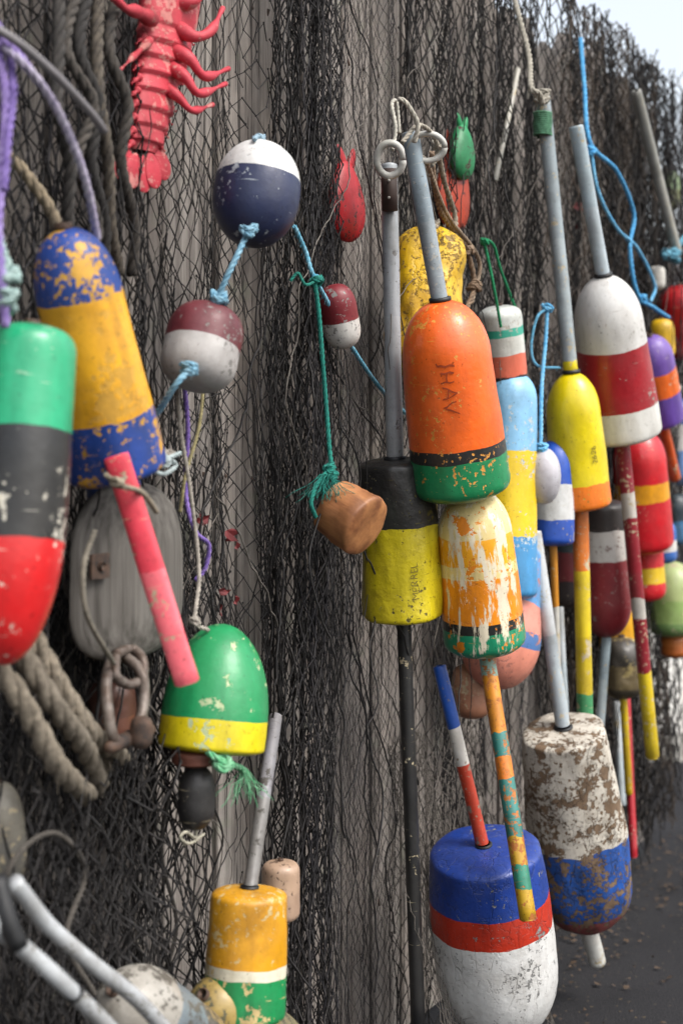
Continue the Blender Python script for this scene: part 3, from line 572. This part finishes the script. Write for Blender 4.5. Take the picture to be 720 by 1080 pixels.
buoy('lobster_buoy',(120,505),(122,530),30,0.12,prof(.3,2.4,.3,2.4),[(0,'#1f3a70'),(.5,'#1f3a70')],chip=.2)
# ---------- LOBSTER ----------
e=group('lobster',P(165,90,.12)); lm=paint([(0,'#ae3844'),(.5,'#b2424c')],.5,chip=.54,under='#c97f7a',rough=.6,cs=20,dirt=.5,name='lobster_shell',gloss=.03)
def ell(name,c,rx,rz,ry,ang,mat,par,n=18):
    v=[];f=[]
    for i in range(n+1):
        th=math.pi*i/n
        for k in range(24):
            ph=2*math.pi*k/24; x=rx*math.sin(th)*math.cos(ph)*(1.15-.35*math.cos(th)); y=ry*math.sin(th)*math.sin(ph); z=rz*math.cos(th)
            xr=x*math.cos(ang)-z*math.sin(ang); zr=x*math.sin(ang)+z*math.cos(ang)
            v.append(c+Dd*xr+Nn*y+Vector((0,0,zr)))
    for i in range(n):
        for k in range(24):
            k2=(k+1)%24; f.append((i*24+k,i*24+k2,(i+1)*24+k2,(i+1)*24+k))
    return mkobj(name,v,f,mat,par)
s=SC(160,.12); FX=1/.62
cen=[(190,-95),(186,-60),(182,-20),(177,20),(172,45),(166,75),(161,100),(157,125),(153,150),(151,160)]
wid=[4,24,31,30,26,24,22,19,16,11]
v=[];f=[]; M=120; SG=28
for i in range(M+1):
    t=i/M*(len(cen)-1); k=min(int(t),len(cen)-2); q=t-k
    a=cen[k][0]*(1-q)+cen[k+1][0]*q; bq=cen[k][1]*(1-q)+cen[k+1][1]*q; wd=wid[k]*(1-q)+wid[k+1]*q
    dep=.030*wd/30
    if bq>32: 
        ph=((bq-32)/17.0)%1.0; wd*=1.0+.16*ph; dep*=0.86+.30*ph
    c0=P(a,bq,.10)
    for j in range(SG):
        an=2*math.pi*j/SG; v.append(c0+Dd*(math.cos(an)*wd*s*FX*.92)+Nn*(math.sin(an)*dep*1.15))
for i in range(M):
    for j in range(SG):
        j2=(j+1)%SG; f.append((i*SG+j,(i+1)*SG+j,(i+1)*SG+j2,i*SG+j2))
f.append(tuple(range(SG)))
mkobj('carapace_and_abdomen',v,f,lm,e)
for k,(a,bq,an) in enumerate([(130,172,-.7),(140,179,-.35),(151,183,0),(161,179,.3),(170,171,.62)]):
    ell('tail_fan',P(a,bq,.105+.004*(k%2)),7*s*FX,20*s,.004,an,lm,e)
v=[];f=[]
def leg(pts,r0,r1):
    cl=catm([P(*q) for q in pts],.003); n=len(cl); tubeVF(cl,[r0+(r1-r0)*(i/(n-1))+0.0016*math.sin(i/(n-1)*14) for i in range(n)],10,v,f)
for (y0,pts,r0) in [(0,[(185,28,.12),(205,38,.15),(222,32,.16),(235,8,.15)],.013),(0,[(182,52,.12),(200,62,.15),(216,80,.16),(241,72,.15)],.012),(0,[(180,70,.12),(196,82,.15),(210,98,.16),(238,88,.15)],.011),(0,[(176,92,.12),(190,104,.14),(203,116,.15),(224,110,.14)],.009),(0,[(185,5,.12),(205,0,.15),(222,-20,.16),(230,-40,.15)],.012)]:
    leg(pts,r0,.003)
leg([(160,20,.12),(145,12,.14),(132,8,.15),(120,-4,.15)],.013,.006); leg([(158,42,.12),(144,56,.13),(134,66,.14),(124,76,.14)],.007,.002)
for i in range(9):
    bq=38+i*14; a=174-(bq-38)*.19; wq=25-(bq-38)*.08
    leg([(a-wq+3,bq,.11),(a-wq-6,bq+8,.11)],.006,.0008); leg([(a+wq-3,bq,.11),(a+wq+5,bq+9,.11)],.006,.0008)
for sx in (-1,1): leg([(180+sx*14,-50,.13),(180+sx*45,-75,.15),(180+sx*60,-110,.16)],.014,.012)
mkobj('legs',v,f,lm,e)
for sx in (-1,1):
    ell('claw',P(180+sx*62,-150,.16),24*s*FX,44*s,.018,-.2*sx,lm,e); ell('claw_thumb',P(180+sx*30,-160,.16),9*s*FX,30*s,.012,.25*sx,lm,e)
# ---------- carved fish ornaments (rounded bodies) ----------
def fish(name,c,sc,ang,col):
    e=group(name,P(*c)); c0=P(*c); m=paint([(0,col),(.5,col)],1.0,chip=.4,under='#4a2a28',dirt=.6,gloss=.05)
    ell('body',c0,sc*.26*1.3,sc*.5,.024,ang,m,e)
    for s_ in (-1,1): ell('tail_lobe',c0+Vector((0,0,sc*.52))+Dd*(s_*sc*.13),sc*.07,sc*.17,.006,ang-s_*.5,m,e)
    ell('fin',c0-Dd*sc*.30,sc*.08,sc*.16,.005,ang+.3,m,e)
fish('wooden_fish',(365,212,.05),.17,.15,'#a01e26'); fish('wooden_fish',(478,200,.08),.20,-.1,'#a83a20'); fish('wooden_fish',(487,160,.11),.13,.1,'#127a48')
# ---------- red creeper leaves caught in the net ----------
v=[];f=[]; rs=random.Random(3)
for (a,bq,sp,n) in [(232,632,9,3),(215,545,8,2),(248,578,6,2),(240,680,6,1),(560,712,8,3),(612,225,8,3)]:
    for _ in range(n):
        c0=P(a+rs.gauss(0,sp),bq+rs.gauss(0,sp),rs.uniform(.05,.09)); q=rs.uniform(.009,.017); an=rs.uniform(0,6.28); tl=rs.uniform(-.9,.9)
        b0=len(v); 
        for k,rr in enumerate((1,.75,.85,.7,.8,.25,.8,.7,.85,.75)):
            t=an+k*math.pi/5; x=math.cos(t)*rr*q; z=math.sin(t)*rr*q; v.append(c0+Dd*x+Nn*(x*tl+.004*math.sin(k*2))+Vector((0,0,z)))
        f.append(tuple(range(b0,b0+10)))
mkobj('creeper_leaves',v,f,simple('red_leaf','#6f1a1e',.7,.5,20,.0,'#451416'),smooth=False)
v=[];f=[]
for _ in range(700):
    u=rs.uniform(3.5,6.8); d=abs(rs.gauss(.05,.16)); c0=W(u,.006,d); q=rs.uniform(.003,.011); an=rs.uniform(0,6.28); b0=len(v)
    for k in range(5):
        t=an+k*1.2566; v.append(c0+Vector((math.cos(t)*q,math.sin(t)*q*.6,rs.uniform(0,.008))))
    f.append(tuple(range(b0,b0+5)))
mkobj('leaf_litter',v,f,simple('dry_leaf','#4b3a2a',.8,.5,8,.0,'#2b211a'),smooth=False)
# ---------- BACKGROUND ----------
hm=group('clapboard_house',(14,38,0)); hm.rotation_euler=(0,0,.1)
cl=simple('white_clapboard','#c9c8c3',.7,.1,4,0); rf=simple('shingle_roof','#5b5a5c',.9,.3,8,.3); gl=simple('window_glass','#2b3540',.15,.3,2,0); tr=simple('trim_paint','#dddcd8',.6,.1,4,0)
def sub(name,boxes,m):
    v=[];f=[]
    for bx in boxes: box(v,f,*bx)
    o=mkobj(name,v,f,m,smooth=False); o.parent=hm; return o
sub('walls',[(-9,9,-4,4,0,4.2)],cl)
sub('siding',[(-9.02,9.02,-4.03,-4.002,.1+i*.2,.1+i*.2+.185) for i in range(20)],cl)
v=[(-9.5,-4.5,4.2),(9.5,-4.5,4.2),(9.5,4.5,4.2),(-9.5,4.5,4.2),(-9.5,0,6.6),(9.5,0,6.6)]
o=mkobj('roof',v,[(0,1,5,4),(2,3,4,5),(0,4,3),(1,2,5),(3,2,1,0)],rf,smooth=False); o.parent=hm
sub('window_frames',[(x-.6,x+.6,-4.08,-4.035,1.1,2.6) for x in (-7,-4.5,-2,3,5.5,7.6)],tr)
sub('window_panes',[(x-.5+k*.52,x-.02+k*.52,-4.10,-4.085,1.2+j*.66,1.82+j*.66) for x in (-7,-4.5,-2,3,5.5,7.6) for k in (0,1) for j in (0,1)],gl)
sub('door',[(.2,1.2,-4.09,-4.035,0,2.15)],simple('door_paint','#4a5a66',.5))
def tree(name,base,h,seed):
    rs=random.Random(seed); v=[];f=[]
    def br(p,d,L,r,lev):
        pts=[p];n=6
        for i in range(n):
            d=(d+Vector((rs.gauss(0,.12),rs.gauss(0,.12),rs.gauss(0.03,.08)))).normalized(); pts.append(pts[-1]+d*L/n)
        tubeVF(pts,[r*(1-.6*i/n) for i in range(n+1)],6 if lev<2 else 4,v,f)
        if lev<5:
            for _ in range(4 if lev<3 else 3):
                k=rs.randint(2,n); nd=(d+Vector((rs.gauss(0,.6),rs.gauss(0,.6),rs.gauss(.1,.4)))).normalized()
                br(pts[k],nd,L*rs.uniform(.5,.75),r*(1-.6*k/n)*.65,lev+1)
    br(Vector(base),Vector((0,0,1)),h*.38,h*.022,0)
    return mkobj(name,v,f,simple('bark','#5d554e',.9,.3,6,.3))
tree('bare_tree',(6.5,26,0),12,2); tree('bare_tree',(3.5,30,0),14,8)
